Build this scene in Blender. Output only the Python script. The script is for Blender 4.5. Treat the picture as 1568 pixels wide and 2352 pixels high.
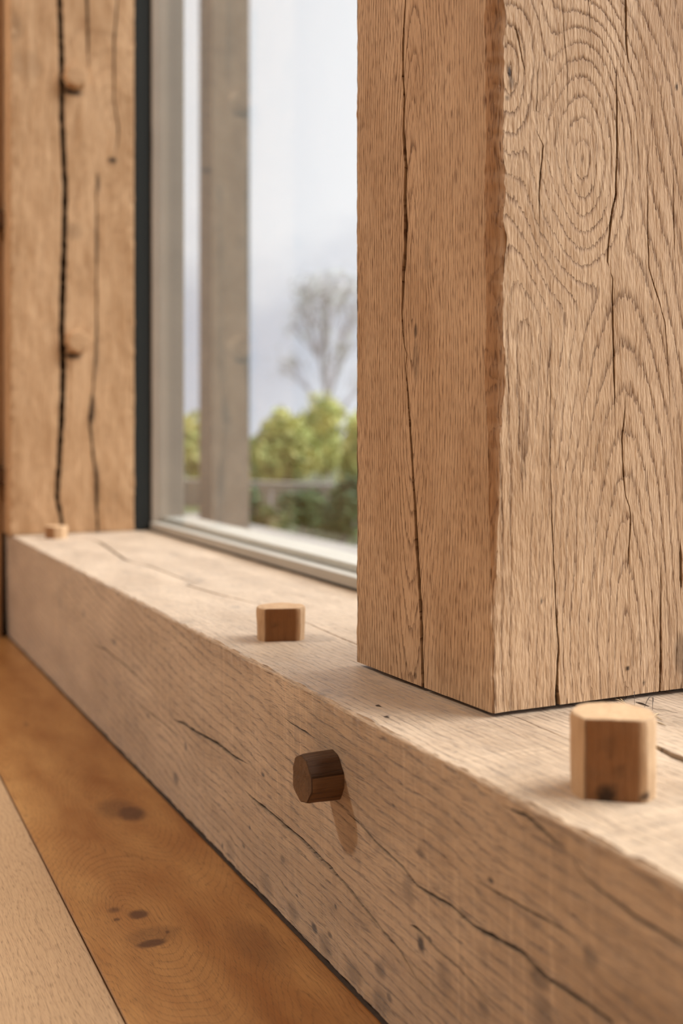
import bpy, math, random
import numpy as np
from mathutils import Vector

random.seed(7); rng = np.random.default_rng(11)
sc = bpy.context.scene
for o in list(bpy.data.objects): bpy.data.objects.remove(o)

# ------------------------------------------------------------------ camera
YAW, PITCH, CAM_H, FPX, HORIZON = 25.856, 0.0, 0.40, 2538.0, 985.0
cd = bpy.data.cameras.new('camera'); cam = bpy.data.objects.new('camera', cd)
sc.collection.objects.link(cam); sc.camera = cam
cam.location = (0, 0, CAM_H)
cam.rotation_euler = (math.radians(90 + PITCH), 0, math.radians(-YAW))
cd.sensor_fit = 'VERTICAL'; cd.sensor_height = 36.0; cd.sensor_width = 24.0
cd.lens = FPX / 2352 * 36; cd.shift_y = -(1176 - HORIZON) / 2352
cd.clip_start = 0.02; cd.clip_end = 300
cd.dof.use_dof = True; cd.dof.focus_distance = 0.85; cd.dof.aperture_fstop = 4.5

# ------------------------------------------------------------------ render look
sc.view_settings.view_transform = 'Standard'; sc.view_settings.look = 'None'
sc.view_settings.exposure = 0.0; sc.view_settings.gamma = 1.0
sc.view_settings.use_curve_mapping = False

def lin(r, g, b):
    f = lambda c: (c / 255 / 12.92) if c / 255 <= 0.04045 else ((c / 255 + 0.055) / 1.055) ** 2.4
    return (f(r), f(g), f(b))

# ------------------------------------------------------------------ node helper
class NT:
    def __init__(s, nt): s.t = nt
    def new(s, typ, **kw):
        n = s.t.nodes.new(typ)
        for k, v in kw.items(): setattr(n, k, v)
        return n
    def put(s, sock, v):
        if isinstance(v, bpy.types.NodeSocket): s.t.links.new(v, sock)
        elif isinstance(v, (tuple, list)):
            sock.default_value = tuple(v) + (1.0,) if (sock.type == 'RGBA' and len(v) == 3) else tuple(v)
        else: sock.default_value = v
    def m(s, op, a, b=0.0, c=0.0, clamp=False):
        n = s.new('ShaderNodeMath', operation=op, use_clamp=clamp)
        s.put(n.inputs[0], a); s.put(n.inputs[1], b)
        if op in ('MULTIPLY_ADD', 'SMOOTH_MIN', 'WRAP'): s.put(n.inputs[2], c)
        return n.outputs[0]
    def mr(s, v, a, b, c=0.0, d=1.0, smooth=False):
        n = s.new('ShaderNodeMapRange', clamp=True)
        n.interpolation_type = 'SMOOTHSTEP' if smooth else 'LINEAR'
        for i, x in enumerate((v, a, b, c, d)): s.put(n.inputs[i], x)
        return n.outputs[0]
    def scale(s, v, sx, sy, sz, off=(0, 0, 0)):
        n = s.new('ShaderNodeMapping'); s.put(n.inputs['Vector'], v)
        n.inputs['Scale'].default_value = (sx, sy, sz); n.inputs['Location'].default_value = off
        return n.outputs[0]
    def noise(s, v, scale=1.0, detail=2.0, rough=0.5, dist=0.0):
        n = s.new('ShaderNodeTexNoise'); s.put(n.inputs['Vector'], v)
        n.inputs['Scale'].default_value = scale; n.inputs['Detail'].default_value = detail
        n.inputs['Roughness'].default_value = rough; n.inputs['Distortion'].default_value = dist
        return n.outputs['Fac']
    def mix(s, f, a, b, mode='MIX'):
        n = s.new('ShaderNodeMix', data_type='RGBA', blend_type=mode)
        s.put(n.inputs[0], f); s.put(n.inputs[6], a); s.put(n.inputs[7], b)
        return n.outputs[2]

# ------------------------------------------------------------------ sky (procedural overcast)
w = bpy.data.worlds.new('sky'); sc.world = w; w.use_nodes = True
W = NT(w.node_tree); bg = w.node_tree.nodes['Background']
tc = W.new('ShaderNodeTexCoord')
n1 = W.noise(W.scale(tc.outputs['Generated'], 1, 1, 2.2, (3.1, 0.4, 0.35)), 5.0, 4, 0.5)
sep = W.new('ShaderNodeSeparateXYZ'); W.put(sep.inputs[0], tc.outputs['Generated'])
hi = W.mr(sep.outputs[2], 0.10, 0.30, 0.0, 0.45, True)
cl = W.mr(W.m('ADD', n1, hi), 0.36, 0.80, 0, 1, True)
W.put(bg.inputs['Color'], W.mix(cl, lin(205, 210, 223), lin(244, 246, 252)))
bg.inputs['Strength'].default_value = 1.22

# ------------------------------------------------------------------ lamps added indoors, standing in for daylight from unseen windows
def area(name, loc, target, sx, sy, power, col=(1, 1, 1)):
    l = bpy.data.lights.new(name, 'AREA'); l.shape = 'RECTANGLE'; l.size = sx; l.size_y = sy
    l.energy = power; l.color = col
    o = bpy.data.objects.new(name, l); sc.collection.objects.link(o); o.location = loc
    o.rotation_euler = (Vector(target) - Vector(loc)).to_track_quat('-Z', 'Y').to_euler()
    return o
area('roof_daylight_standin', (-1.35, 2.0, 2.36), (0.34, 0.85, 0.1), 0.15, 0.15, 45, (1.0, 0.95, 0.88))
area('side_daylight_standin', (-3.3, 0.0, 1.5), (0.3, 0.6, 0.3), 2.4, 1.6, 4.2, (1.0, 0.96, 0.92))
area('back_daylight_standin', (-0.2, -2.45, 1.4), (0.5, 0.6, 0.4), 1.8, 1.5, 7.0, (1.0, 0.97, 0.94))
sl = bpy.data.lights.new('bright_cloud', 'SUN'); sl.energy = 8.8; sl.angle = math.radians(50); sl.color = (0.86, 0.93, 1.0)
so = bpy.data.objects.new('bright_cloud', sl); sc.collection.objects.link(so); so.location = (6, -3, 6)
so.rotation_euler = Vector((-0.90, 0.33, -0.95)).to_track_quat('-Z', 'Y').to_euler()

# ------------------------------------------------------------------ object helpers
def tag(o, label=None, cat=None, group=None, kind=None):
    if label: o['label'] = label
    if cat: o['category'] = cat
    if group: o['group'] = group
    if kind: o['kind'] = kind
    return o
def link(name, me, parent=None):
    o = bpy.data.objects.new(name, me); sc.collection.objects.link(o)
    if parent: o.parent = parent
    return o
def mesh_from(name, V, F, mat, smooth=True, sharp=40, attrs=None):
    me = bpy.data.meshes.new(name)
    V = np.asarray(V, dtype=np.float32).reshape(-1, 3)
    if isinstance(F, np.ndarray):
        nf, k = F.shape
        me.vertices.add(len(V)); me.vertices.foreach_set('co', V.ravel())
        me.loops.add(nf * k); me.loops.foreach_set('vertex_index', F.astype(np.int32).ravel())
        me.polygons.add(nf)
        me.polygons.foreach_set('loop_start', np.arange(0, nf * k, k, dtype=np.int32))
        me.update(calc_edges=True)
    else:
        me.from_pydata(V.tolist(), [], F)
    if attrs:
        for an, (typ, arr) in attrs.items():
            a = me.attributes.new(an, typ, 'POINT')
            key = {'FLOAT': 'value', 'FLOAT_VECTOR': 'vector', 'FLOAT_COLOR': 'color'}[typ]
            a.data.foreach_set(key, np.asarray(arr, dtype=np.float32).ravel())
    me.polygons.foreach_set('use_smooth', [smooth] * len(me.polygons))
    if smooth: me.set_sharp_from_angle(angle=math.radians(sharp))
    if mat: me.materials.append(mat)
    me.validate()
    return me
def box(name, lo, hi, mat, parent=None):
    x0, y0, z0 = lo; x1, y1, z1 = hi
    V = [(x0,y0,z0),(x1,y0,z0),(x1,y1,z0),(x0,y1,z0),(x0,y0,z1),(x1,y0,z1),(x1,y1,z1),(x0,y1,z1)]
    F = [(0,3,2,1),(4,5,6,7),(0,1,5,4),(1,2,6,5),(2,3,7,6),(3,0,4,7)]
    return link(name, mesh_from(name, V, F, mat, smooth=False), parent)

# numpy value noise
_tab = rng.random((256, 256))
def vn(x, y):
    x = np.asarray(x, float); y = np.asarray(y, float)
    xi = np.floor(x).astype(int); yi = np.floor(y).astype(int)
    fx = x - xi; fy = y - yi; fx = fx*fx*(3-2*fx); fy = fy*fy*(3-2*fy)
    a = _tab[xi % 256, yi % 256]; b = _tab[(xi+1) % 256, yi % 256]
    c = _tab[xi % 256, (yi+1) % 256]; d = _tab[(xi+1) % 256, (yi+1) % 256]
    return (a*(1-fx)+b*fx)*(1-fy) + (c*(1-fx)+d*fx)*fy - 0.5
def fbm(x, y, o=3):
    s = 0; a = 1.0
    for i in range(o):
        s = s + a * vn(x * 2**i + 17.3*i, y * 2**i + 5.1*i); a *= 0.5
    return s

# image measurements -> a point on one of the timber faces
_y, _p = math.radians(YAW), math.radians(PITCH)
_fw = np.array([math.sin(_y)*math.cos(_p), math.cos(_y)*math.cos(_p), math.sin(_p)])
_r = np.array([math.cos(_y), -math.sin(_y), 0.0]); _u = np.cross(_r, _fw)
def at(px, py, axis, val):
    d = _fw + _r*(px-784)/FPX - _u*(py-HORIZON)/FPX
    o = np.array([0, 0, CAM_H]); t = (val - o[axis]) / d[axis]
    return o + t*d

# ------------------------------------------------------------------ materials
def oak(name, light, dark, ringc, ring_k=0.6, bump=0.5, rough=0.75, saw=0.0, spec=0.3, stain=0.25, orange=lin(158, 104, 56),
        knot_shade_col=lin(58, 38, 20), coat=0.0, pore_k=0.35, pw=1.0, bd=0.0008, sheen=0.0):
    m = bpy.data.materials.new(name); m.use_nodes = True
    N = NT(m.node_tree); bs = m.node_tree.nodes['Principled BSDF']
    gc = N.new('ShaderNodeAttribute', attribute_name='gc').outputs['Vector']
    ring = N.new('ShaderNodeAttribute', attribute_name='ring').outputs['Fac']
    mkn = N.new('ShaderNodeAttribute', attribute_name='mk')
    sp = N.new('ShaderNodeSeparateColor'); N.put(sp.inputs[0], mkn.outputs['Color'])
    knot_shade, tint, rgh = sp.outputs[0], sp.outputs[1], sp.outputs[2]; rs = mkn.outputs['Alpha']
    streak = N.noise(N.scale(gc, 620/pw, 55, 1), 1, 2, 0.6)
    pore = N.noise(N.scale(gc, 1500/pw, 85, 1, (9, 4, 2)), 1, 1, 0.5)
    fibre = N.noise(N.scale(gc, 900/pw, 22, 1, (3, 7, 1)), 1, 3, 0.65)
    lump = N.noise(N.scale(gc, 420/pw, 75, 1, (1, 2, 6)), 1, 2, 0.6)
    blot = N.noise(N.scale(gc, 22, 7, 1), 1, 3, 0.55)
    vis = N.noise(N.scale(gc, 45, 16, 1, (5, 5, 5)), 1, 2, 0.5)
    R = N.m('ADD', ring, N.m('MULTIPLY', N.m('SUBTRACT', streak, 0.5), 0.6))
    f = N.m('FRACT', R)
    E = N.m('POWER', N.mr(f, 0.0, 0.30, 1.0, 0.0), 1.3)
    E = N.m('MULTIPLY', E, N.mr(f, 0.0, 0.03, 0.0, 1.0))
    pm = N.mr(pore, 0.45, 0.62)
    E = N.m('MULTIPLY', E, N.m('MULTIPLY_ADD', pm, 0.5, 0.5))
    E = N.m('MULTIPLY', E, N.mr(vis, 0.30, 0.55, 0.45, 1.0))
    E = N.m('MULTIPLY', E, rs)
    P2 = N.m('MULTIPLY', N.mr(pore, 0.56, 0.68), N.m('MULTIPLY', N.mr(vis, 0.35, 0.6, 1.0, 0.5), N.m('MULTIPLY_ADD', rgh, -0.6, 1.1)))
    base = N.mix(N.mr(blot, 0.3, 0.7), dark, light)
    base = N.mix(N.m('MULTIPLY', tint, 0.85), base, orange)
    base = N.mix(N.mr(fibre, 0.3, 0.7, 0.26, 0.0), base, ringc)
    if saw:
        sw = N.noise(N.scale(gc, 3.5, 210, 1, (2, 2, 2)), 1, 3, 0.7)
        swm = N.mr(N.noise(N.scale(gc, 9, 9, 1, (7, 1, 1)), 1, 1), 0.35, 0.6)
        base = N.mix(N.m('MULTIPLY', N.m('MULTIPLY', N.mr(sw, 0.57, 0.66), swm), saw*1.8), base, tuple(min(1, c*1.35) for c in light))
        base = N.mix(N.m('MULTIPLY', N.mr(sw, 0.46, 0.36), saw*0.6), base, ringc)
    base = N.mix(N.m('MULTIPLY', P2, pore_k), base, ringc)
    base = N.mix(N.m('MULTIPLY', E, ring_k), base, ringc)
    if stain:
        st = N.noise(N.scale(gc, 60, 40, 1, (8, 3, 3)), 1, 5, 0.7)
        stm = N.mr(N.noise(N.scale(gc, 14, 8, 1, (1, 9, 3)), 1, 2), 0.45, 0.68)
        base = N.mix(N.m('MULTIPLY', N.m('MULTIPLY', N.mr(st, 0.5, 0.68), stm), stain), base, lin(96, 74, 55))
    kn = N.m('MULTIPLY', knot_shade, N.m('MULTIPLY_ADD', N.noise(N.scale(gc, 260, 160, 1), 1, 3), 1.2, 0.6), clamp=True)
    base = N.mix(kn, base, knot_shade_col)
    N.put(bs.inputs['Base Color'], base)
    N.put(bs.inputs['Roughness'], N.m('MULTIPLY_ADD', E, 0.1, rough))
    bs.inputs['Specular IOR Level'].default_value = spec
    if sheen:   # dusty, unplaned surface
        bs.inputs['Sheen Weight'].default_value = sheen; bs.inputs['Sheen Roughness'].default_value = 0.45
    if coat:
        bs.inputs['Coat Weight'].default_value = coat; bs.inputs['Coat Roughness'].default_value = 0.32
    h = N.m('MULTIPLY', E, -1.2)
    h = N.m('MULTIPLY_ADD', P2, -0.35, h)
    h = N.m('ADD', h, N.m('MULTIPLY', fibre, 0.45))
    h = N.m('ADD', h, N.m('MULTIPLY', N.m('MULTIPLY', lump, rgh), 1.5))
    if saw: h = N.m('ADD', h, N.m('MULTIPLY', sw, 0.5*saw))
    b = N.new('ShaderNodeBump'); b.inputs['Strength'].default_value = bump; b.inputs['Distance'].default_value = bd
    N.put(b.inputs['Height'], h); N.put(bs.inputs['Normal'], b.outputs[0])
    return m

def plain(name, col, rough=0.6, metal=0.0, vary=0.0, scale=20, col2=None, bump=0.0):
    m = bpy.data.materials.new(name); m.use_nodes = True
    N = NT(m.node_tree); bs = m.node_tree.nodes['Principled BSDF']
    g = N.new('ShaderNodeTexCoord').outputs['Object']
    n = N.noise(g, scale, 4, 0.6)
    c2 = col2 or tuple(c*(1-vary) for c in col)
    N.put(bs.inputs['Base Color'], N.mix(N.mr(n, 0.35, 0.65), col, c2))
    bs.inputs['Roughness'].default_value = rough; bs.inputs['Metallic'].default_value = metal
    if bump:
        b = N.new('ShaderNodeBump'); b.inputs['Strength'].default_value = bump; b.inputs['Distance'].default_value = 0.01
        N.put(b.inputs['Height'], n); N.put(bs.inputs['Normal'], b.outputs[0])
    return m

M = {}
M['post'] = oak('oak_post', lin(208, 172, 136), lin(186, 148, 111), lin(96, 54, 22), ring_k=1.0, bump=1.0, stain=0.12, pore_k=0.95, bd=0.0010)
M['sill'] = oak('oak_sill', lin(198, 166, 132), lin(168, 135, 100), lin(78, 50, 28), ring_k=1.0, bump=0.9, rough=0.55, spec=0.5, pore_k=0.55, sheen=0.34, saw=0.18, stain=0.6)
M['far'] = oak('oak_far_post', lin(200, 160, 120), lin(174, 134, 95), lin(116, 74, 38), ring_k=0.7, bump=0.5, stain=0.2, pw=2)
M['peg'] = oak('oak_peg', lin(202, 166, 128), lin(186, 148, 110), lin(120, 75, 38), ring_k=0.3, bump=0.6, stain=0.3, orange=lin(124, 74, 30))
M['dpeg'] = oak('dark_peg', lin(122, 86, 54), lin(82, 54, 32), lin(28, 18, 12), ring_k=0.95, bump=0.9, stain=0.3, orange=lin(70, 42, 20), rough=0.6)
M['floor'] = oak('oak_floor', lin(182, 132, 78), lin(148, 94, 46), lin(74, 44, 22), ring_k=0.62, bump=0.2, rough=0.36, spec=0.5,
                 stain=0.0, orange=lin(196, 162, 126), knot_shade_col=lin(88, 54, 32), pore_k=0.45)
M['weathered'] = plain('weathered_grey_oak', lin(126, 114, 100), 0.85, vary=0.18, scale=14)
M['frame'] = plain('painted_frame', lin(146, 128, 110), 0.55, vary=0.10, scale=9)
M['rail'] = plain('rail_paint', lin(168, 158, 145), 0.5, vary=0.08, scale=9)
M['gasket'] = plain('gasket_rubber', lin(20, 20, 14), 0.9)
M['wall'] = plain('plaster', lin(226, 214, 198), 0.9, vary=0.04, scale=3)
M['hazy_bark'] = plain('hazy_bark', lin(204, 196, 200), 0.9, vary=0.3, scale=12)  # paled: distance haze over the tree put into the bark colour
M['paving'] = plain('paving', lin(150, 140, 131), 0.9, vary=0.15, scale=2.5)
M['soil'] = plain('ground_grass', lin(96, 104, 58), 0.95, vary=0.3, scale=3.2, col2=lin(72, 70, 48))
M['straw'] = plain('straw', lin(190, 160, 120), 0.8, vary=0.3, scale=300)
M['dirt'] = plain('dirt', lin(70, 52, 38), 0.9, vary=0.3, scale=300)

def glass_mat():
    m = bpy.data.materials.new('window_glass'); m.use_nodes = True
    nt = m.node_tree; N = NT(nt); nt.nodes.clear()
    out = N.new('ShaderNodeOutputMaterial'); mx = N.new('ShaderNodeMixShader')
    tr = N.new('ShaderNodeBsdfTransparent'); gl = N.new('ShaderNodeBsdfGlossy')
    tr.inputs['Color'].default_value = (0.97, 0.98, 0.97, 1); gl.inputs['Roughness'].default_value = 0.0
    fr = N.new('ShaderNodeFresnel'); geo = N.new('ShaderNodeNewGeometry'); N.put(fr.inputs['IOR'], N.m('MULTIPLY_ADD', geo.outputs['Backfacing'], 1/1.45-1.45, 1.45))
    N.put(mx.inputs[0], fr.outputs[0]); N.put(mx.inputs[1], tr.outputs[0]); N.put(mx.inputs[2], gl.outputs[0])
    N.put(out.inputs['Surface'], mx.outputs[0])
    return m
M['glass'] = glass_mat()

def leafmat(name, a, b, c):
    m = bpy.data.materials.new(name); m.use_nodes = True
    N = NT(m.node_tree); bs = m.node_tree.nodes['Principled BSDF']
    g = N.new('ShaderNodeTexCoord').outputs['Object']
    n = N.noise(g, 4.5, 2, 0.6); n2 = N.noise(g, 11.0, 2, 0.6)
    col = N.mix(N.mr(n, 0.38, 0.62), a, b); col = N.mix(N.mr(n2, 0.5, 0.7), col, c)
    N.put(bs.inputs['Base Color'], col); bs.inputs['Roughness'].default_value = 0.6
    try: bs.inputs['Transmission Weight'].default_value = 0.0
    except Exception: pass
    return m
M['leaf_bright'] = leafmat('leaf_yellow_green', lin(168, 174, 98), lin(226, 216, 140), lin(104, 130, 62))
M['leaf_dark'] = leafmat('leaf_dark_green', lin(70, 96, 60), lin(110, 130, 74), lin(44, 62, 44))
M['hazy_leaf'] = leafmat('hazy_leaf', lin(214, 210, 208), lin(220, 214, 218), lin(196, 204, 170))  # tree leaves with distance haze mixed into their colour

# ------------------------------------------------------------------ timber builder
def smin(a, b, k):
    h = np.clip(0.5 + 0.5*(b-a)/k, 0, 1)
    return b*(1-h) + a*h - k*h*(1-h)

def ring_field(t, v, centers, spacing, warp=0.004, seed=0.0, k=0.012):
    tw = t + warp*fbm(t*28+seed, v*11+seed*2, 3); vw = v + warp*2*fbm(t*22+9+seed, v*9+3, 2)
    d = None
    for (t0, v0, c, b) in centers:
        e = np.sqrt((tw-t0)**2 + (c*(vw-v0))**2) + b
        d = e if d is None else smin(d, e, k)
    return d/spacing

DEF_FACE = dict(n=6, cracks=[], rings=[(-0.12, 0.5, 0.02, 0)], sp=0.006, rs=1.0, rough=0.2, dark_marks=[], warp=0.004, amp=0.0004)
def timber(name, corners, tomap, V, faces, chamfers, mat, flip=False, seed=1.0, parent=None, tints=(0.4, 0.4, 0.4, 0.4), edgewob=0.0006):
    """corners: four 2D section points, counter-clockwise; V: samples along the length."""
    V = np.asarray(V, float); nv = len(V)
    C = np.array(corners, float); cols = []      # each: (pos2d [nv,2], gc u, face id, ring, mk[nv,4])
    s0 = 0.0
    fs = []
    for k in range(4):
        sp = dict(DEF_FACE); sp.update(faces.get(k, {})); fs.append(sp)
    for k in range(4):
        sp = fs[k]; A, B = C[k], C[(k+1) % 4]; L = np.linalg.norm(B-A); d = (B-A)/L; nrm = np.array([d[1], -d[0]])
        c0 = np.array([chamfers[k](x) for x in V]); c1 = np.array([chamfers[(k+1) % 4](x) for x in V])
        c0 = c0 + np.abs(c0)*0.5*fbm(V*60+k*9+seed, V*0+3.3, 3); c1n = fbm(V*60+((k+1) % 4)*9+seed, V*0+3.3, 3); c1 = c1 + np.abs(c1)*0.5*c1n
        # columns
        tcols = []; dep = []
        cur = c0; cr = []
        for trk in sp['cracks']:
            tr = sorted(trk, key=lambda q: q[1]); vv = [q[1] for q in tr]
            tt = np.interp(V, vv, [q[0] for q in tr]); hw = np.interp(V, vv, [q[2]/2 for q in tr], left=0, right=0)
            tt = tt + 0.0004*fbm(V*150+tt.mean()*900, V*0+k, 3) + 0.0006*fbm(V*40+tt.mean()*500, V*0+k+7, 2)
            cr.append((tt.mean(), tt, hw))
        cr.sort(key=lambda q: q[0])
        seq = []
        for (_, tt, hw) in cr:
            h = np.maximum(hw*(1+0.35*fbm(V*120+tt*50, V*0+2, 2)), 0.00012)
            D = np.where(hw > 0.00006, np.minimum(0.022, hw*12+0.001), 0.0)
            seq.append((tt, h, D))
        lim = c0 + 0.0006; out = []
        for (tt, h, D) in seq:
            tt = np.maximum(tt, lim + h); lim = tt + h + 0.0003; out.append((tt, h, D))
        end = L - c1; res = L / max(sp['n'], 1)
        prev = c0; zero = np.zeros(nv)
        for (tt, h, D) in out + [None]*0:
            a = tt - h; m = max(1, int(round((a-prev).mean()/res)))
            for j in range(m): tcols.append(prev + (a-prev)*j/m); dep.append(zero)
            for o_, q in ((-1, 0), (-0.82, .7), (0, 1), (0.82, .7)): tcols.append(tt+o_*h); dep.append(D*q)
            prev = tt + h
        m = max(1, int(round((end-prev).mean()/res)))
        for j in range(m+1): tcols.append(prev + (end-prev)*j/m); dep.append(zero)
        for t_, dp in zip(tcols, dep):
            ed = np.exp(-np.minimum(t_, L-t_)/0.006)
            off = sp['amp']*fbm(t_*70+seed+k, V*25+seed, 3)*2 - dp + edgewob*ed*fbm(V*90+seed, V*0+k*3.1, 3)*2
            off = off + 0.0012*fbm(V*3+seed*3, t_*4, 2)
            P = A[None] + d[None]*t_[:, None] + nrm[None]*off[:, None]
            rg = ring_field(t_, V, sp['rings'], sp['sp'], sp['warp'], seed+k)
            kn = np.zeros(nv)
            for (kt, kv, rt, rv, ks) in sp['dark_marks']:
                q = ((t_-kt)/rt)**2 + ((V-kv)/rv)**2
                kn = np.maximum(kn, ks*np.clip(1.35-q, 0, 1))
            mk = np.stack([np.maximum(kn, np.clip(dp/0.0010, 0, 1)*2.2), zero, zero+sp['rough'], zero+sp['rs']], 1)  # crack insides darkened with depth: their shade put into the colour
            cols.append((P, s0+t_, k, rg, mk))
        # chamfer columns to the next face
        K = (k+1) % 4; A2, B2 = C[K], C[(K+1) % 4]; d2 = (B2-A2)/np.linalg.norm(B2-A2)
        p0 = B[None] - d[None]*c1[:, None]; p1 = B[None] + d2[None]*c1[:, None]
        bul = B[None]
        for q in (0.0, 0.25, 0.5, 0.75, 1.0):
            P = p0*(1-q)**2*1.0 + p1*q**2 + 2*q*(1-q)*(0.62*bul + 0.38*(p0+p1)/2)
            wv = 0.0005*fbm(V*110+seed+q*3, V*0+q*4, 3)
            P = P + (B - C.mean(0))[None]/np.linalg.norm(B-C.mean(0))*wv[:, None]
            mk = np.stack([zero, zero+tints[K]*np.clip(c1/0.004, 0, 1), zero+0.3, zero+0.5], 1)
            cols.append((P, s0+L-c1+q*c1*1.5, k, cols[-1][3]+0.15, mk))
        s0 += L
    nc = len(cols)
    X2 = np.stack([c[0] for c in cols], 1)              # nv,nc,2
    P3 = tomap(X2[..., 0], X2[..., 1], np.repeat(V[:, None], nc, 1))
    gc = np.stack([np.stack([c[1] for c in cols], 1), np.repeat(V[:, None], nc, 1), np.zeros((nv, nc))+seed*3.7], -1)
    rg = np.stack([c[3] for c in cols], 1); mk = np.stack([c[4] for c in cols], 1)
    idx = np.arange(nv*nc).reshape(nv, nc); nx = np.roll(idx, -1, 1)
    F = np.stack([idx[:-1], nx[:-1], nx[1:], idx[1:]], -1).reshape(-1, 4)
    if flip: F = F[:, ::-1]
    Vt = P3.reshape(-1, 3); gcf = gc.reshape(-1, 3); rgf = rg.ravel(); mkf = mk.reshape(-1, 4)
    # end caps as triangle fans
    caps = []
    for r_, sg in ((0, 1), (nv-1, -1)):
        cen = P3[r_].mean(0); ci = len(Vt)
        Vt = np.vstack([Vt, cen]); gcf = np.vstack([gcf, [0.05, V[r_], 9]]); rgf = np.append(rgf, 3.0); mkf = np.vstack([mkf, [0, 0.2, 0.5, 1]])
        tri = np.stack([idx[r_], np.full(nc, ci), nx[r_], nx[r_]], -1)
        caps.append((tri, sg))
    faces_all = F.tolist()
    for tri, sg in caps:
        for a, b, c, _ in tri.tolist():
            t3 = (a, b, c) if sg*(-1 if flip else 1) > 0 else (c, b, a)
            faces_all.append(t3)
    me = mesh_from(name, Vt, faces_all, mat, attrs={'gc': ('FLOAT_VECTOR', gcf), 'ring': ('FLOAT', rgf), 'mk': ('FLOAT_COLOR', mkf)})
    return link(name, me, parent)

ZMAP = lambda a, b, v: np.stack([a, b, v], -1)       # upright timber: section in X,Y
YMAP = lambda a, b, v: np.stack([a, v, b], -1)       # lying timber: section in X,Z

# ------------------------------------------------------------------ main dimensions
SX, SZ = 0.346, 0.200            # front face and top of the sill
PX, PY0, PY1 = 0.418, 0.641, 0.834
PX1 = 0.648
FY = 2.118                       # face of the far post

def trk(pts, conv):
    return [(*conv(x, y), w_*(1.8 if conv is sf else 1.4 if conv is st else 1.45)) for (x, y, w_) in pts]

# ------------------------------------------------------------------ floor
def board(x0, x1, y0, y1, nx, ys, centers, sp, tint, dark_marks, z, seed, rs=1.0, warp=0.006):
    """one oak board as part of the floor mesh, x0/x1 functions of y"""
    ys = np.asarray(ys, float); g = 0.0005
    X0 = np.array([x0(y) for y in ys])+g; X1 = np.array([x1(y) for y in ys])-g
    ts = [0, 0.0012] + list(np.linspace(0.004, 0.996, nx))
    q = np.linspace(0, 1, nx); Wd = (X1-X0)[:, None]
    xs = [X0, X0, X0+0.0012] + [X0+0.0012+(X1-X0-0.0024)*t for t in q[1:-1]] + [X1-0.0012, X1, X1]
    zs = [z-0.014, z-0.0009, z] + [z]*(nx-2) + [z, z-0.0009, z-0.014]
    P = np.stack([np.stack([x, ys, np.full(len(ys), zz)], -1) for x, zz in zip(xs, zs)], 1)
    n = len(xs); t_ = P[..., 0]; v = P[..., 1]
    P[..., 2] += 0.00025*fbm(t_*30+seed, v*6, 2)
    rg = ring_field(t_, v, centers, sp, warp, seed)
    kn = np.zeros(t_.shape)
    for (kt, kv, rt, rv, ks) in dark_marks:
        e = ((t_-kt)/rt)**2+((v-kv)/rv)**2; kn = np.maximum(kn, ks*np.clip(1.3-e, 0, 1))
    edge = np.zeros(t_.shape); edge[:, [0, 1, -2, -1]] = 0.5
    kn = np.maximum(kn, edge)
    mk = np.stack([kn, np.full(t_.shape, tint), np.zeros(t_.shape), np.full(t_.shape, rs)], -1)
    gc = np.stack([t_, v, np.full(t_.shape, seed*5.0)], -1)
    idx = np.arange(len(ys)*n).reshape(len(ys), n)
    F = np.stack([idx[:-1, :-1], idx[:-1, 1:], idx[1:, 1:], idx[1:, :-1]], -1).reshape(-1, 4)
    return P.reshape(-1, 3), F, gc.reshape(-1, 3), rg.ravel(), mk.reshape(-1, 4)

seam = lambda y: 0.1842 + 0.0133*y
def fxy(px, py):
    p = at(px, py, 2, 0.0); return p[0], p[1]
K1 = fxy(300, 1868); K2 = fxy(318, 2100); K3 = fxy(348, 2166); K4 = fxy(262, 2090); K5 = fxy(268, 2112); K6 = fxy(384, 2140); K7 = fxy(60, 1663)
ysf = np.concatenate([np.arange(-2.6, 0.45, 0.15), np.arange(0.45, 1.5, 0.0025), np.arange(1.5, 2.42, 0.01)])
ysc = np.arange(-2.6, 2.45, 0.05)
parts = [board(seam, lambda y: 0.3498, 0, 0, 90, ysf,
               [(K1[0], K1[1], 0.30, 0.0), (K2[0], K2[1]-0.005, 0.32, 0.0), (0.44, 0.2, 0.05, -0.03), (0.10, 1.6, 0.05, 0.0)], 0.0034, 0.0,
               [(K1[0], K1[1], 0.016, 0.026, 0.9), (K1[0]-0.01, K1[1]+0.02, 0.022, 0.035, 0.45), (K2[0], K2[1], 0.0085, 0.009, 0.95),
                (K3[0], K3[1], 0.013, 0.007, 0.95), (K4[0], K4[1], 0.006, 0.006, 0.6), (K5[0], K5[1], 0.003, 0.003, 0.9),
                (K6[0], K6[1], 0.002, 0.003, 0.9), (K6[0]-0.012, K6[1], 0.022, 0.015, 0.35), (K7[0], K7[1], 0.004, 0.007, 0.7), (0.315, 0.80, 0.02, 0.05, 0.25)], 0.0, 2.0, warp=0.012)]
parts.append(board(lambda y: seam(y)-0.2, seam, 0, 0, 60, ysf, [(-0.25, 1.6, 0.10, 0.0)], 0.0050, 1.0, [], 0.0, 5.0, rs=0.75, warp=0.014))
xx = seam(0)-0.2
for i in range(16):
    w_ = 0.2; a0, a1 = xx-w_*(i+1), xx-w_*i
    parts.append(board((lambda y, a=a0: a+0.0133*y), (lambda y, a=a1: a+0.0133*y), 0, 0, 8, ysc, [(a0-0.1, random.uniform(-1, 2), 0.05, 0)], 0.006,
                       random.uniform(0, 0.8), [], 0.0, 7.0+i))
off = 0; Vs, Fs, G, Rr, Mk = [], [], [], [], []
for (v, f, g, r, mkk) in parts:
    Vs.append(v); Fs.append(f+off); G.append(g); Rr.append(r); Mk.append(mkk); off += len(v)
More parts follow.
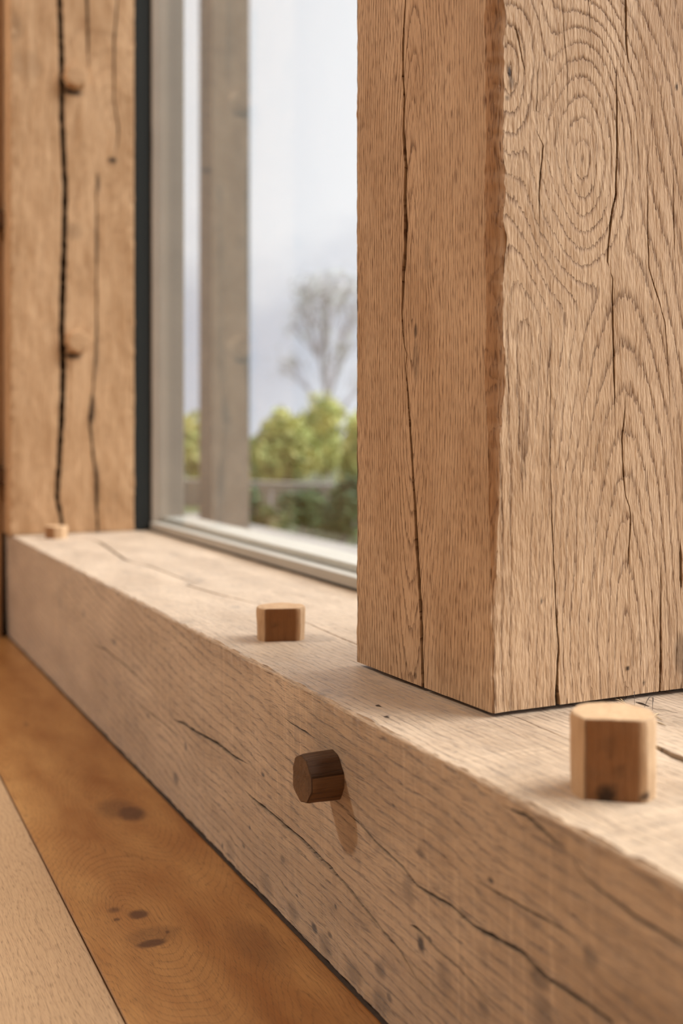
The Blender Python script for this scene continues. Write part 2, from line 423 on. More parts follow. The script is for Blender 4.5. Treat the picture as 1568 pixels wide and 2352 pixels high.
# sub-floor under the joints
fl = link('floor', mesh_from('floor', np.vstack(Vs), np.vstack(Fs), M['floor'],
          attrs={'gc': ('FLOAT_VECTOR', np.vstack(G)), 'ring': ('FLOAT', np.concatenate(Rr)), 'mk': ('FLOAT_COLOR', np.vstack(Mk))}))
tag(fl, kind='structure')
tag(box('trim_1', (-3.6, -2.7, -0.06), (0.345, 2.45, -0.0135), M['dirt']), kind='structure')
tag(box('trim_2', (0.3455, -2.7, -0.12), (0.698, 2.5, -0.0012), M['dirt']), kind='structure')

# ------------------------------------------------------------------ sill beam
# face 0: front (towards the room), t runs down from the top edge; face 3: top, t runs from the glass side to the room side
def sf(px, py):
    p = at(px, py, 0, SX); return SZ-p[2], p[1]
XB = 0.655
def st(px, py):
    p = at(px, py, 2, SZ); return XB-p[0], p[1]
mm = 0.001
front_cracks = [
    trk([(205,1480,0),(240,1492,1.2*mm),(290,1535,1.4*mm),(330,1570,0),(385,1650,0),(413,1662,1.6*mm),(450,1685,2*mm),(492,1709,2.2*mm),(530,1738,2*mm),(566,1757,0),
         (700,1822,0),(790,1868,0.0),(816,1889,0.8*mm),(865,1944,1.2*mm),(921,1994,1.4*mm),(952,2037,1.2*mm),(1026,2080,1.5*mm),(1081,2130,1.5*mm),(1193,2191,2*mm),(1254,2253,1.8*mm),(1341,2309,1.4*mm),(1400,2352,1*mm)], sf),
    trk([(300,1600,0),(345,1628,1.2*mm),(385,1652,0.5*mm),(470,1720,0),(553,1771,0.0),(575,1790,1.6*mm),(599,1813,1.8*mm),(612,1846,1.7*mm),(645,1897,2.0*mm),(691,1935,1.9*mm),(711,1954,1.6*mm),(756,2000,1.6*mm),(810,2065,1.5*mm),(872,2145,1.2*mm),(909,2185,1.0*mm),(946,2250,0.8*mm),(1001,2302,0)], sf),
    trk([(1150,1850,0),(1205,1870,1.5*mm),(1267,1925,1.5*mm),(1300,1955,0),(1341,2019,0.8*mm),(1452,2105,1.3*mm),(1568,2173,1.2*mm)], sf),
    trk([(1080,2020,0),(1143,2056,0.9*mm),(1254,2117,1.0*mm),(1330,2160,0)], sf),
    trk([(930,2125,0),(946,2133,1.4*mm),(970,2155,1.4*mm),(995,2185,0.7*mm),(1044,2222,0.8*mm),(1131,2333,0.5*mm)], sf),
    trk([(640,1640,0),(665,1660,0.7*mm),(700,1680,0.7*mm),(720,1695,0)], sf),
]
top_cracks = [
    trk([(205,1238,0),(230,1246,4*mm),(284,1284,3.5*mm),(310,1294,1*mm),(343,1300,2.5*mm),(428,1345,2.4*mm),(445,1340,1*mm),(461,1340,2.2*mm),(536,1375,2.2*mm),(584,1386,1*mm),(698,1428,1.2*mm),(813,1478,1.3*mm),(900,1520,0)], st),
    trk([(1150,1640,0),(1190,1650,0.6*mm),(1249,1677,0.9*mm),(1309,1701,0.8*mm),(1400,1725,0),(1700,1790,0)], st),
    trk([(1440,1690,0),(1497,1713,4*mm),(1568,1746,5.5*mm),(1660,1790,3*mm)], st),
]
def spots(lst, conv, s=1.0):
    o = []
    for (x, y, a, b, k) in lst:
        t, v = conv(x, y); o.append((t, v, a*mm*s, b*mm*s, min(1.0, k*1.35)))
    return o
front_knots = spots([(957,2170,4,5,.95),(978,2160,2,3,.7),(710,2135,4,6,.6),(745,2150,2,4,.5),(670,2060,1.2,3,.9),(1122,2023,1.6,3,.9),(900,1850,1.2,1.5,.9),
                     (420,1715,5,5,.45),(395,1790,7,9,.45),(260,1475,4,9,.55),(135,1385,9,8,.35),(190,1410,5,7,.45),(333,1645,3,5,.6),(565,1903,1.5,2,.9),
                     (550,1945,2,4,.5),(597,1780,2,4,.6),(1230,2250,6,9,.35),(860,2230,6,9,.35),(640,1975,3,5,.4),(500,1945,3,3,.5),(760,2085,2,2,.7),(880,2295,3,4,.45),
                     (960,1960,4,5,.3),(1100,2320,5,6,.3),(1350,2200,6,6,.3),(160,1300,6,9,.3),(600,2035,9,14,.22),(660,2095,8,12,.3),(735,2175,9,12,.3),(800,2240,8,12,.28),(860,2305,9,12,.3),(520,1955,8,14,.2),(1010,2250,12,9,.2),(930,2050,10,8,.2),(1240,2330,10,10,.25)], sf)
top_knots = spots([(868,1621,1.2,1.4,.95),(890,1647,2.2,1.2,.7),(851,1650,.8,.8,.9),(322,1397,4,4,.6),(1182,1662,.9,.9,.9),(1283,1667,1,1,.8),(1045,1728,1,1,.8),(540,1395,6,10,.25),(290,1315,6,12,.25)], st)
ringf = [(-0.30, -2.2, 0.105, 0.0)]
ysill = np.concatenate([np.arange(-1.6, 0.28, 0.06), np.arange(0.28, 1.1, 0.0016), np.arange(1.1, 2.39, 0.0035), [2.395]])
sill = timber('sill_beam', [(SX, SZ), (SX+0.005, 0.0), (XB, 0.0), (XB, SZ)], YMAP, ysill,
    {0: dict(n=190, cracks=front_cracks, rings=ringf, sp=0.0075, rs=1.0, rough=0.25, dark_marks=front_knots, warp=0.008, amp=0.0004),
     3: dict(n=180, cracks=top_cracks, rings=[(-0.2, 3.5, 0.03, 0.0)], sp=0.0062, rs=0.8, rough=0.3, dark_marks=top_knots, warp=0.006, amp=0.0004)},
    [lambda v: 0.0024, lambda v: 0.003, lambda v: 0.001, lambda v: 0.001], M['sill'], flip=True, seed=2.3, tints=(0.05, 0.2, 0.1, 0.1), edgewob=0.0012)
tag(sill, 'long pale oak sill beam lying on the floor, cracked front face, pegs in it', 'beam')

# ------------------------------------------------------------------ near post
def pl(px, py):
    p = at(px, py, 0, PX+0.0045); return PY1-p[1], p[2]
def pr(px, py):
    p = at(px, py, 1, PY0); return p[0]-PX-0.009, p[2]
L1 = [trk([(933,-60,1.2*mm),(933,0,1.2*mm),(928,100,2.2*mm),(927,170,2.0*mm),(930,225,1.8*mm),(929,300,2.6*mm),(934,380,3.3*mm),(932,450,3.4*mm),(934,520,3.5*mm),(932,590,3.3*mm),(928,650,2.8*mm),(926,720,1.6*mm),
           (930,790,0.9*mm),(936,815,0.7*mm),(933,840,0.7*mm),(937,900,1.6*mm),(942,960,2.0*mm),(946,1030,2.0*mm),(950,1100,2.4*mm),(955,1180,2.7*mm),(960,1280,3.1*mm),(966,1380,3.0*mm),(968,1450,2.8*mm),(970,1520,2.7*mm),(973,1600,2.8*mm)], pl)]
R1 = [
    trk([(1182,54,0),(1187,75,0.9*mm),(1192,98,0.9*mm),(1200,140,0.9*mm),(1206,170,0),(1229,400,0)], pr),
    trk([(1238,140,0),(1236,167,0.5*mm),(1233,255,0.8*mm),(1229,294,0),(1258,264,0),(1248,333,0.9*mm),(1238,441,0.9*mm),(1238,544,0),(1262,780,0),(1263,900,0.5*mm),(1263,1094,0.5*mm),(1269,1240,0.7*mm),(1277,1388,0.8*mm),(1282,1486,1.0*mm),(1278,1584,1.8*mm),(1281,1640,4.5*mm)], pr),
    trk([(1290,-40,0),(1290,0,0.4*mm),(1302,150,0.5*mm),(1304,343,0)], pr),
    trk([(1353,-40,0.6*mm),(1353,0,0.6*mm),(1358,122,0)], pr),
    trk([(1415,150,0),(1415,180,0.7*mm),(1417,294,1.3*mm),(1415,441,1.2*mm),(1407,480,1.4*mm),(1400,529,1.5*mm),(1395,600,0.9*mm),(1400,617,0),(1407,640,0.9*mm),(1407,735,1.2*mm),(1411,850,1.2*mm),(1412,986,0)], pr),
    trk([(1436,-40,1.3*mm),(1436,0,1.3*mm),(1439,98,1.3*mm),(1444,162,0.0),(1437,900,0),(1434,960,0.8*mm),(1429,1010,1.0*mm),(1432,1094,1.2*mm),(1437,1140,0.7*mm),(1445,1165,0.9*mm),(1447,1192,1.1*mm),(1444,1265,1.0*mm),(1441,1310,0)], pr),
    trk([(1500,200,0),(1488,400,0.4*mm),(1488,490,0.8*mm),(1490,612,0.9*mm),(1525,735,0.7*mm),(1535,850,0.6*mm),(1540,1000,0),(1517,1270,0),(1517,1330,0.8*mm),(1516,1450,1.2*mm),(1515,1600,1.6*mm)], pr),
    trk([(1545,300,0),(1548,500,0.9*mm),(1552,640,0),(1562,1235,0),(1562,1270,1.8*mm),(1562,1330,1.8*mm),(1562,1360,0)], pr),
]
def ctr(px, py, conv, c, b): t, v = conv(px, py); return (t, v, c, b)
postz = np.concatenate([np.arange(SZ+0.0035, 0.80, 0.0016), np.arange(0.80, 2.15, 0.05), [2.15]])
Lk = spots([(955,760,2.5,6,.5),(955,830,5,16,.22),(1112,485,1,1,.8),(850,1555,2,2,.5),(955,1552,2,3,.45),(980,590,4,14,.15)], pl)
Rk = spots([(1170,165,1.4,4,1.0),(1174,190,2.5,5,.4),(1165,225,2,2,.35),(1440,1535,2,2,.6),(1478,1568,1.3,2,.5),(1243,1380,1,2,.6),(1553,200,1.5,3,.5),(1560,1500,6,16,.3)], pr)
def arris(z):   # wane between the two seen faces, dying out towards the foot
    return 0.0085*min(1, max(0.0, (z-0.27)/0.16))+0.0008
near = timber('timber_post', [(PX, PY1), (PX+0.009, PY0), (PX1, PY0), (PX1, PY1)], ZMAP, postz,
    {0: dict(n=190, cracks=L1, rings=[ctr(948, 640, pl, 0.10, 0.0), ctr(950, 1010, pl, 0.20, 0.010), (-0.10, 0.4, 0.05, 0.03)], sp=0.0034, rs=1.0, rough=0.45, dark_marks=Lk, warp=0.005, amp=0.0003),
     1: dict(n=220, cracks=R1, rings=[ctr(1330, 350, pr, 0.55, 0.0), ctr(1170, 165, pr, 0.5, 0.012), ctr(1436, 1500, pr, 0.20, -0.012), (-0.05, 0.3, 0.03, 0.012)], sp=0.0068, rs=1.0, rough=1.0, dark_marks=Rk, warp=0.006, amp=0.0005)},
    [lambda v: 0.002, arris, lambda v: 0.003, lambda v: 0.003], M['post'], seed=4.1, tints=(0.1, 0.55, 0.1, 0.1), edgewob=0.0009)
tag(near, 'thick oak post standing on the sill in front, with one long dark crack', 'post')

# ------------------------------------------------------------------ far post and the corner timber beside it
FX0, FX1 = 0.341, 0.577
def pf(px, py):
    p = at(px, py, 1, FY); return p[0]-FX0, p[2]
F1 = [trk([(133,-60,6*mm),(137,0,7*mm),(142,160,7*mm),(142,268,7*mm),(150,428,7*mm),(147,590,8*mm),(142,750,8*mm),(145,850,8*mm),(142,957,8*mm),(131,1144,6*mm),(142,1198,5*mm),(142,1230,5*mm)], pf),
      trk([(200,-60,3*mm),(200,0,4*mm),(202,100,3*mm),(203,160,0),(222,380,0),(222,430,1.5*mm),(222,600,2*mm),(222,750,2*mm),(214,900,2*mm),(205,960,4*mm),(220,1100,3*mm),(225,1230,3*mm)], pf),
      trk([(268,-60,1.5*mm),(270,0,2*mm),(262,100,3*mm),(262,230,1.5*mm),(272,290,2.5*mm),(270,330,1.5*mm),(262,362,0)], pf)]
Fk_shade = spots([(258,368,9,6,.7),(225,420,4,20,.45),(222,560,4,50,.35),(222,800,4,60,.35),(212,940,5,30,.55),(222,1120,5,50,.5),(145,188,9,12,1.0),(166,211,19,6,1.0),(148,792,9,12,1.0),(167,817,17,6,.9),(165,530,20,18,.15),(60,150,30,30,.12),(30,60,20,30,.15)], pf)  # includes crescents left of and below both pegs: shade painted as dark spots
zf = np.concatenate([np.arange(SZ+0.002, 1.45, 0.004), np.arange(1.45, 2.15, 0.05), [2.15]])
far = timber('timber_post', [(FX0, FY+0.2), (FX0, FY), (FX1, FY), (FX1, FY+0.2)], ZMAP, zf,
    {1: dict(n=110, cracks=F1, rings=[ctr(255, 330, pf, 0.35, 0.0), ctr(200, 1150, pf, 0.08, 0.0)], sp=0.012, rs=0.8, rough=0.3, dark_marks=Fk_shade, warp=0.012, amp=0.0008)},
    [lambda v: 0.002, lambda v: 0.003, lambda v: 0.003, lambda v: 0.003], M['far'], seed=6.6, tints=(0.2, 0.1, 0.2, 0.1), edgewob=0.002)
tag(far, 'blurred oak post at the far end of the sill, two pegs in its face', 'post')
corner = timber('timber_post', [(0.10, 2.40), (0.10, 2.19), (0.3375, 2.19), (0.3375, 2.40)], ZMAP, np.concatenate([np.arange(0.0005, 1.5, 0.02), [2.15]]),
    {1: dict(n=40, rings=[(0.1, 0.6, 0.05, 0)], sp=0.012, rs=0.6)}, [lambda v: 0.002]*4, M['far'], seed=8.8, tints=(0, 0, 0, 0))
tag(corner, 'oak corner post down to the floor, cut by the left picture edge', 'post')

# ------------------------------------------------------------------ pegs
def peg(name, base, axis, length, rad, facets, mat, tilt=(0, 0), rings=16, seed=0.0, tintf=None, taper=0.0, irregular=0.10, chip=0.0, spin=0.0, endtint=0.0, knobs=()):
    """hewn peg: faceted section, each facet its own strip, end slightly uneven; axis = direction it sticks out"""
    ax = np.array(axis, float); ax /= np.linalg.norm(ax)
    ref = np.array([0, 0, 1.0]) if abs(ax[2]) < 0.9 else np.array([1.0, 0, 0])
    e1 = np.cross(ref, ax); e1 /= np.linalg.norm(e1); e2 = np.cross(ax, e1)
    r = np.random.default_rng(int(seed*100)+3)
    nf = len(facets)
    pts = [(rad*rr*math.cos(math.radians(a)+spin), rad*rr*math.sin(math.radians(a)+spin)) for a, rr in facets]
    per = 7; ring = []; fac = []
    for i in range(nf):
        a, b = np.array(pts[i]), np.array(pts[(i+1) % nf])
        for j in range(per): ring.append(a+(b-a)*j/per); fac.append(i)
    ring = np.array(ring); n = len(ring); zs = np.linspace(-0.25*length, length, rings)
    # rounded arrises
    sm = ring*0.5 + np.roll(ring, 1, 0)*0.25 + np.roll(ring, -1, 0)*0.25
    P, G, K, Rg = [], [], [], []
    arc = np.cumsum(np.linalg.norm(np.roll(ring, 1, 0)-ring, axis=1))
    for z in zs:
        sc_ = 1 - taper*z/length
        rn = 1 + 0.035*fbm(arc*120+seed, np.full(n, z*60), 3)
        if z >= length-1e-9: rn = rn*0.975
        p2 = sm*sc_*rn[:, None]
        zz = np.full(n, z)
        if z > length*0.93: zz = zz + chip*fbm(sm[:, 0]*90+seed, sm[:, 1]*90, 2) + (tilt[0]*sm[:, 0]+tilt[1]*sm[:, 1])
        P.append(np.array(base)[None] + e1[None]*p2[:, :1] + e2[None]*p2[:, 1:] + ax[None]*zz[:, None])
        G.append(np.stack([arc, np.full(n, z*1.0+seed), np.full(n, seed)], 1))
        tt = np.array([tintf[f] if tintf else 0 for f in fac])
        K.append(np.stack([np.clip(np.array([0.9*max(0, 1.2-((arc[q]-kx)/kr)**2-((z-kz)/kr)**2) if False else 0 for q in range(n)]), 0, 1) if True else None, tt, np.full(n, 0.3), np.full(n, 0.6)], 1))
        Rg.append(sm[:, 0]/0.004)
    for (ang, kz, kr, ks) in knobs:
        for zi, z in enumerate(zs):
            a_ = np.degrees(np.arctan2(sm[:, 1], sm[:, 0])); da = (a_-ang+180) % 360-180
            e = (np.radians(da)*rad/kr)**2+((z-kz)/kr)**2
            K[zi][:, 0] = np.maximum(K[zi][:, 0], ks*np.clip(1.3-e, 0, 1))
    # end face: concentric rings to the centre (end grain)
    top = P[-1]; cen = top.mean(0)
    for q in (0.96, 0.7, 0.4, 0.12):
        P.append(cen + (top-cen)*q + ax[None]*(0.0004*fbm(sm[:, 0]*400*q+seed, sm[:, 1]*400*q, 2))[:, None] + (ax[None]*0.0006 if q < 0.97 else 0))
        G.append(np.stack([sm[:, 0]*q, sm[:, 1]*q*6, np.full(n, seed+2)], 1))
        K.append(np.stack([np.zeros(n), np.full(n, endtint), np.full(n, 0.5), np.full(n, 0.7)], 1))
        Rg.append(sm[:, 0]*q/0.003)
    m_ = len(P); V_ = np.vstack(P); idx = np.arange(m_*n).reshape(m_, n); nx_ = np.roll(idx, -1, 1)
    F = np.stack([idx[:-1], nx_[:-1], nx_[1:], idx[1:]], -1).reshape(-1, 4).tolist()
    F.append(idx[-1].tolist()); F.append(idx[0][::-1].tolist())
    org = np.array(base); V_ = V_ - org
    me = mesh_from(name, V_, F, mat, sharp=28, attrs={'gc': ('FLOAT_VECTOR', np.vstack(G)), 'ring': ('FLOAT', np.concatenate(Rg)), 'mk': ('FLOAT_COLOR', np.vstack(K))})
    o = link(name, me); o.location = base
    return o

# section angles: 0 deg = e1.  upright pegs: e1 = cross(X, Z) = -Y ; e2 = cross(Z, -Y) = +X
viewang = -math.degrees(math.atan2(0.0, 1.0))
p = at(1405, 1738, 2, SZ)  # placed on the sill top
near_peg = peg('wooden_peg', (0.3998, 0.4822, SZ), (0.0, 0.0, 1), 0.0435, 0.0232,
    [(-79, 1.0), (7, 1.0), (30, 1.01), (55, .99), (80, 1.0), (105, 1.0), (130, 1.0), (155, 1.0), (180, 1.0), (205, 1.0), (230, 1.0), (252, 1.0), (268, 1.0)], M['peg'],
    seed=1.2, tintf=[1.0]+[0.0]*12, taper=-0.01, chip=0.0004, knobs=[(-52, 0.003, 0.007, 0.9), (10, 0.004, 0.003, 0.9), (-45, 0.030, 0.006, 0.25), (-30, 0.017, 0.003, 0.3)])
tag(near_peg, 'tall rounded oak peg standing on the sill at the right, before the near post', 'peg')
mid_peg = peg('wooden_peg', (0.4072, 0.973, SZ), (0.0, 0.0, 1), 0.0305, 0.0228,
    [(-62, 1.0), (28, 1.0), (55, 1.0), (78, 1.0), (100, 1.0), (140, 1.0), (180, 1.0), (215, 1.0), (250, 1.0), (276, 1.0)], M['peg'],
    seed=2.2, tintf=[0.95]+[0.0]*9, taper=-0.04, chip=0.0006, knobs=[(-40, 0.016, 0.002, 0.3)])
tag(mid_peg, 'short square-cut oak peg on the sill left of the near post', 'peg')
far_peg = peg('wooden_peg', (0.412, 2.045, SZ), (0, 0, 1), 0.022, 0.021,
    [(-90, 1.0), (-20, 1.0), (20, 1.0), (90, 1.0), (150, 1.0), (210, 1.0)], M['peg'], seed=3.2, tintf=[0.8, 0, 0, 0, 0, 0])
tag(far_peg, 'tiny blurred oak peg on the sill at the foot of the far post', 'peg')
q = at(763, 1779, 0, SX)
dark_peg = peg('wooden_peg', (SX, q[1], q[2]), (-1, -0.0, 0.0), 0.0238, 0.0183,
    [(20, 1.0), (60, 1.02), (95, 1.0), (135, 1.0), (170, 1.0), (215, 1.02), (260, 1.0), (300, 1.0), (345, 1.0)], M['dpeg'], seed=4.2, tintf=[0.2]*9, chip=0.001, taper=0.02, irregular=0.1)
tag(dark_peg, 'dark brown peg sticking out of the front face of the sill', 'peg')
for (px, py, lab) in ((172, 180, 'blurred round peg in the far post, the upper one'), (176, 786, 'blurred round peg in the far post, the lower one')):
    q = at(px, py, 1, FY)
    o = peg('wooden_peg', (q[0], FY, q[2]), (0.0, -1, 0.0), 0.020, 0.0235, [(a, 1.0) for a in range(0, 360, 45)], M['far'], seed=5.2+px*0.01, tintf=[0]*8, taper=0.12)
    tag(o, lab, 'peg')
for (px, py, lab) in ((-12, 505, 'dark peg end in the corner post, the upper one'), (-12, 1092, 'dark peg end in the corner post, the lower one')):
    q = at(px, py, 1, 2.19)
    o = peg('wooden_peg', (q[0], 2.19, q[2]), (0.0, -1, 0.0), 0.018, 0.021, [(a, 1.0) for a in range(0, 360, 45)], M['dpeg'], seed=7.2+py*0.001, tintf=[0]*8)
    tag(o, lab, 'peg')

# ------------------------------------------------------------------ glazing
GX = 0.630
def window(name, y0, y1, vis=True):
    e = bpy.data.objects.new(name, None); sc.collection.objects.link(e); e.location = (GX, (y0+y1)/2, SZ); tag(e, kind='structure')
    def b(n, lo, hi, m):
        o = box(n, lo, hi, m); o.parent = e; o.location = -Vector(e.location); bv = o.modifiers.new('bevel', 'BEVEL'); bv.width = 0.0015; bv.segments = 2
        return o
    b('bottom_rail', (0.610, y0, SZ+0.0015), (0.690, y1, SZ+0.0165), M['rail'])
    b('outer_rail', (0.634, y0, SZ+0.0165), (0.690, y1-0.0505, SZ+0.026), M['rail'])
    b('glazing_gasket', (0.608, y0, SZ+0.0002), (0.627, y1, SZ+0.003), M['gasket'])
    b('stile', (0.6125 if vis else 0.634, y1-(0.05 if vis else 0.012), SZ+0.0168), (0.6785, y1, 2.10), M['frame'])
    b('stile', (0.634, y0, SZ+0.026), (0.690, y0+0.012, 2.10), M['frame'])
    b('top_rail', (0.610, y0, 2.10), (0.690, y1, 2.15), M['frame'])
    g = box('glass_pane', (GX-0.002, y0+0.001, SZ+0.0165), (GX+0.002, y1-0.0505, 2.10), M['glass']); g.parent = e; g.location = -Vector(e.location)
    return e
w1 = window('window_1', PY1+0.006, 2.168)
w2 = window('window_2', -1.5, PY0-0.006, False)
gk = box('trim_3', (FX1+0.0035, FY+0.004, SZ+0.002), (0.6115, FY+0.06, 2.10), M['gasket']); tag(gk, kind='structure')

# ------------------------------------------------------------------ room shell
def struct(name, lo, hi, m): return tag(box(name, lo, hi, m), kind='structure')
struct('ceiling', (-3.6, -2.7, 2.40), (0.75, 2.5, 2.5), M['wall'])
struct('wall_head', (0.34, -2.7, 2.152), (0.66, 2.5, 2.40), M['wall'])
struct('wall_far', (-3.6, 2.402, 0.0), (0.62, 2.5, 2.40), M['wall'])
struct('wall_left', (-3.6, -2.7, 0.0), (-3.5, 2.4, 2.40), M['wall'])
struct('wall_back', (-3.5, -2.7, 0.0), (0.66, -2.6, 2.40), M['wall'])

# ------------------------------------------------------------------ outdoors
struct('ground', (0.70, -6, -0.30), (60, 60, -0.12), M['soil'])
pav = struct('terrace', (0.70, -3, -0.12), (1.68, 5.0, 0.0), M['paving'])
q = at(514, 1216, 2, 0.0)
pw_ = box('timber_post', (q[0]-0.073, q[1]-0.07, 0.001), (q[0]+0.082, q[1]+0.09, 2.6), M['weathered'])
tag(pw_, 'grey weathered post standing outside on the terrace, seen through the glass', 'post')
print('outer post', q)

def leaves(name, cx, cy, z0, rx, ry, rz, n, size, mat, seed, lumps=26):
    r = np.random.default_rng(seed); cs = []
    lc = r.normal(size=(lumps, 3)); lc /= np.linalg.norm(lc, axis=1)[:, None]; lc *= r.uniform(0.2, 0.85, (lumps, 1))
    lr = r.uniform(0.16, 0.40, lumps)
    k = r.integers(0, lumps, n); d = r.normal(size=(n, 3)); d /= np.linalg.norm(d, axis=1)[:, None]
    p = lc[k] + d*lr[k][:, None]*r.uniform(0.55, 1.08, (n, 1))
    p = p*np.array([rx, ry, rz]) + np.array([0, 0, z0+rz*0.9]); p[:, 2] = np.maximum(p[:, 2], z0)
    a = r.normal(size=(n, 3)); a /= np.linalg.norm(a, axis=1)[:, None]
    b = np.cross(a, r.normal(size=(n, 3))); b /= np.linalg.norm(b, axis=1)[:, None]
    s = size*r.uniform(0.6, 1.3, (n, 1)); fold = np.cross(a, b)*s*0.18
    V = np.stack([p-a*s, p+b*s*.45+fold, p+a*s, p-b*s*.45+fold], 1).reshape(-1, 3)
    F = np.arange(n*4).reshape(n, 4)
    tri = np.concatenate([F[:, [0, 1, 2]], F[:, [0, 2, 3]]])
    o = link(name, mesh_from(name, V, tri, mat, smooth=False)); return o, p
def stems(parent, z0, rz, n, rad, seed, spread=0.3):
    r = np.random.default_rng(seed); V = []; F = []
    for i in range(n):
        a = r.uniform(0, 6.28); tip = np.array([math.cos(a)*spread*r.uniform(.3, 1), math.sin(a)*spread*r.uniform(.3, 1), z0+rz*r.uniform(1.0, 1.6)])
        b0 = np.array([math.cos(a)*0.04, math.sin(a)*0.04, z0-0.1]); base = len(V)
        for t in np.linspace(0, 1, 6):
            c = b0*(1-t)+tip*t + np.array([0, 0, 1])*0; rr = rad*(1-0.75*t)
            for j in range(6): V.append((c[0]+rr*math.cos(j*1.047), c[1]+rr*math.sin(j*1.047), c[2]))
        for s_ in range(5):
            for j in range(6):
                q0 = base+s_*6+j; q1 = base+s_*6+(j+1) % 6; F.append((q0, q1, q1+6, q0+6))
    return link('stem', mesh_from('stem', V, F, M['hazy_bark']), parent)
def at_depth(px, py, dep):
    d = _fw + _r*(px-784)/FPX - _u*(py-HORIZON)/FPX
    return np.array([0, 0, CAM_H]) + d*dep
def shrub(px, py_mid, dep, rx, rz, n, size, mat, label, seed):
    c = at_depth(px, py_mid, dep); z0 = -0.12
    rz2 = max(0.12, (c[2]-z0)/1.68)
    o, _ = leaves('shrub', c[0], c[1], z0, rx, rx, rz2, n, size, mat, seed)
    o.location = (c[0], c[1], 0); stems(o, z0, rz2, 5, 0.012, seed, rx*0.4)
    tag(o, label, 'shrub'); return o
shrub(462, 955, 9.2, 0.36, 0.5, 3500, 0.035, M['leaf_bright'], 'yellow-green bush seen in the slit between frame and outdoor post', 3)
shrub(640, 945, 8.6, 0.31, 0.5, 5000, 0.032, M['leaf_bright'], 'bright bush left in the window beside the grey outdoor post', 4)
shrub(745, 940, 10.6, 0.40, 0.5, 6000, 0.035, M['leaf_bright'], 'bright yellow-green bush in the middle of the window view', 5)
shrub(856, 965, 8.3, 0.29, 0.5, 5000, 0.032, M['leaf_bright'], 'bright bush beside the near post, partly behind it', 6)
shrub(596, 1120, 4.85, 0.16, 0.3, 3500, 0.018, M['leaf_dark'], 'low dark shrub beyond the terrace next to the grey outdoor post', 7)
shrub(700, 1128, 5.35, 0.16, 0.3, 3500, 0.018, M['leaf_dark'], 'low dark green shrub in the middle of the planting strip', 8)
shrub(806, 1112, 4.75, 0.16, 0.3, 3500, 0.018, M['leaf_dark'], 'low dark green shrub at the edge of the near post', 9)
# low garden wall between the dark shrubs and the bright bushes
c0 = at_depth(560, 1107, 7.2); c1 = at_depth(900, 1117, 6.6); dd = (c1-c0); dd[2] = 0; nn = np.array([-dd[1], dd[0], 0]); nn /= np.linalg.norm(nn); nn *= 0.12
zt = (c0[2]+c1[2])/2
Vw = []
for z in (-0.12, zt):
    for pt in (c0-dd*3, c1+dd, c1+dd+nn, c0-dd*3+nn): Vw.append((pt[0], pt[1], z))
gw = link('garden_wall', mesh_from('garden_wall', Vw, [(0,3,2,1),(4,5,6,7),(0,1,5,4),(1,2,6,5),(2,3,7,6),(3,0,4,7)], M['paving'], smooth=False))
tag(gw, 'low pinkish garden wall behind the dark shrubs', 'garden wall')
# slender tree, sparse leaves; haze painted into bark and leaf colour
tp = at_depth(752, 985, 15.0); h_tree = at_depth(752, 490, 15.0)[2]
te = bpy.data.objects.new('tree', None); sc.collection.objects.link(te); te.location = (tp[0], tp[1], -0.12)
tag(te, 'slender tree, pale with painted haze, rising behind the bushes, nearly bare crown', 'tree')
V, F = [], []
def limb(a, b, r0, r1):
    a = np.array(a, float); b = np.array(b, float); d = b-a; d /= np.linalg.norm(d)
    e = np.cross(d, [0.3, 0.9, 0.1]); e /= np.linalg.norm(e); g = np.cross(d, e); base = len(V)
    for t, rr in ((0, r0), (1, r1)):
        for j in range(6): V.append(tuple(a+(b-a)*t+rr*(e*math.cos(j*1.047)+g*math.sin(j*1.047))))
    for j in range(6): F.append((base+j, base+(j+1) % 6, base+6+(j+1) % 6, base+6+j))
tips = []
tr = np.random.default_rng(5)
def grow(a, d, L, r, lv):
    b = a + d*L; limb(a, b, r, r*0.7)
    if lv == 0: tips.append(b); return
    tips.append(b)
    for i in range(3):
        nd = d + tr.normal(size=3)*0.21*np.array([1, 1, .6]); nd /= np.linalg.norm(nd); grow(b, nd, L*0.72, r*0.62, lv-1)
H = h_tree+0.12
grow(np.array([0, 0, 0.0]), np.array([0, 0, 1.0]), H*0.24, 0.05, 5)
for i in range(9):   # side branches low on the trunk
    z_ = H*(0.14+0.055*i); an = i*2.4; dr = np.array([math.cos(an)*0.55, math.sin(an)*0.55, 0.8]); dr /= np.linalg.norm(dr)
    grow(np.array([0, 0, z_])+0.0, dr, H*0.075*(1.5-0.05*i), 0.02, 3)
link('trunk', mesh_from('trunk', V, F, M['hazy_bark']), te)
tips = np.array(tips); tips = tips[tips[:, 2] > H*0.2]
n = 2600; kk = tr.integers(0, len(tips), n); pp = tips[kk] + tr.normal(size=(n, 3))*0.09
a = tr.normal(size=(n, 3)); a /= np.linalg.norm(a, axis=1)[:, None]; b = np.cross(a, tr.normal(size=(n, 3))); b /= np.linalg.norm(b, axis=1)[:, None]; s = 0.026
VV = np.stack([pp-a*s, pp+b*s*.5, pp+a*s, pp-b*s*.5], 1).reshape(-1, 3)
link('foliage', mesh_from('foliage', VV, np.arange(n*4).reshape(n, 4), M['hazy_leaf'], smooth=False), te)

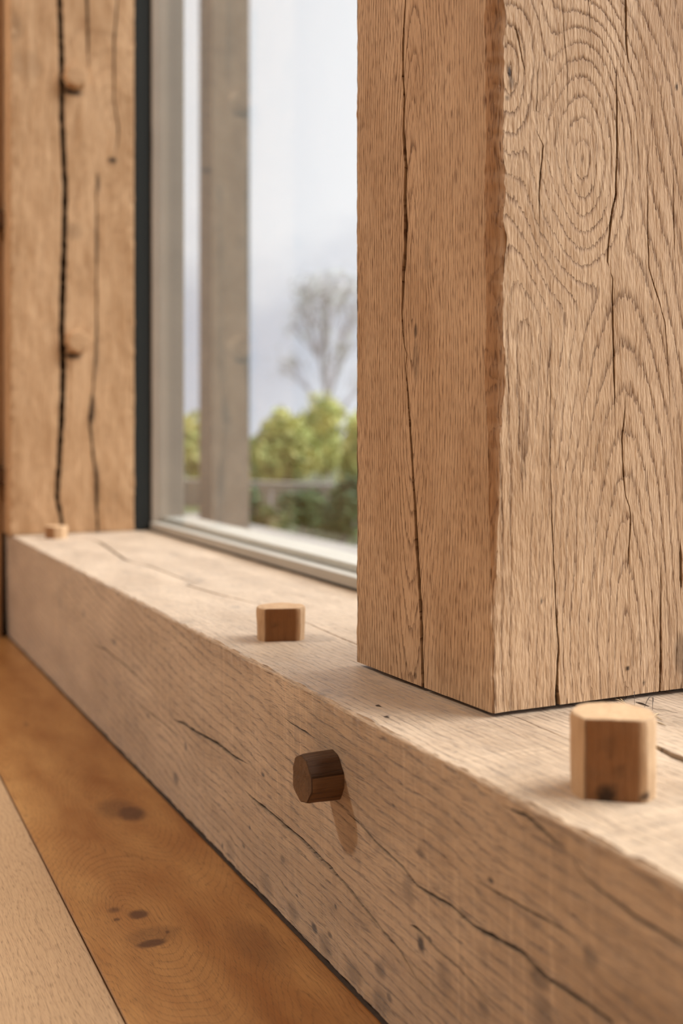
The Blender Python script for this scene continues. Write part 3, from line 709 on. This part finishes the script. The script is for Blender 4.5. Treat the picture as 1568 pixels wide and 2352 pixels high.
# ------------------------------------------------------------------ chips and straw at the foot of the near post
def sliver(p0, p1, r, mat, lift, label, name='wood_splinter', bend=0.004):
    a = np.array([*p0, SZ]); b = np.array([*p1, SZ]); V, F = [], []
    n = 7
    mid = (a+b)/2 + np.array([0, 0, lift])
    for i in range(n):
        t = i/(n-1); c = a*(1-t)**2 + mid*2*t*(1-t) + b*t*t; c[2] = max(c[2], SZ+r*0.6)
        rr = r*(1-abs(2*t-1)*0.7)
        d = b-a; sd = np.array([-d[1], d[0], 0]); sd /= np.linalg.norm(sd)
        for (u_, w_) in ((1, 0), (.4, .5), (-.6, .45), (-1, 0), (0, -.45)): V.append(c+sd*rr*u_+np.array([0, 0, rr*w_]))
    for i in range(n-1):
        for j in range(5): F.append((i*5+j, i*5+(j+1) % 5, i*5+5+(j+1) % 5, i*5+5+j))
    F.append((4, 3, 2, 1, 0)); F.append(tuple(range(n*5-5, n*5)))
    o0 = np.array([a[0], a[1], SZ]); o = link(name, mesh_from(name, np.array(V)-o0, F, mat, smooth=False)); o.location = o0
    tag(o, label, 'splinter', 'splinters at the foot of the near post'); return o
def sxy(px, py): p = at(px, py, 2, SZ); return (p[0], p[1])
S = 'thin straw-like wood splinter lying on the sill behind the tall peg'
for (a, b, r, m, l) in [((1400,1606),(1440,1622),.0007,'straw',.004),((1415,1603),(1436,1618),.0006,'straw',.003),((1432,1612),(1456,1588),.0003,'dirt',.004),
                        ((1455,1588),(1457,1622),.0003,'dirt',.012),((1480,1625),(1500,1605),.0004,'dirt',.008),((1492,1628),(1560,1640),.0003,'dirt',.002),
                        ((1490,1640),(1520,1655),.0008,'straw',.002),((1495,1650),(1515,1640),.0009,'straw',.003),((1460,1614),(1490,1624),.0009,'dirt',.002),
                        ((1500,1612),(1498,1632),.0004,'dirt',.012),((1260,1600),(1275,1618),.0003,'straw',.006),((1505,1658),(1530,1668),.0006,'straw',.001)]:
    sliver(sxy(*a), sxy(*b), r, M[m], l, S)
for (px, py, lab) in ((868, 1622, 'dark crumb on the sill left of the near post'), (887, 1648, 'brown splinter on the sill below the near post foot')):
    a = sxy(px-6, py); b = sxy(px+7, py+3); o = sliver(a, b, .0011, M['dirt'], .002, lab, 'wood_crumb'); del o['group']; o['category'] = 'crumb'
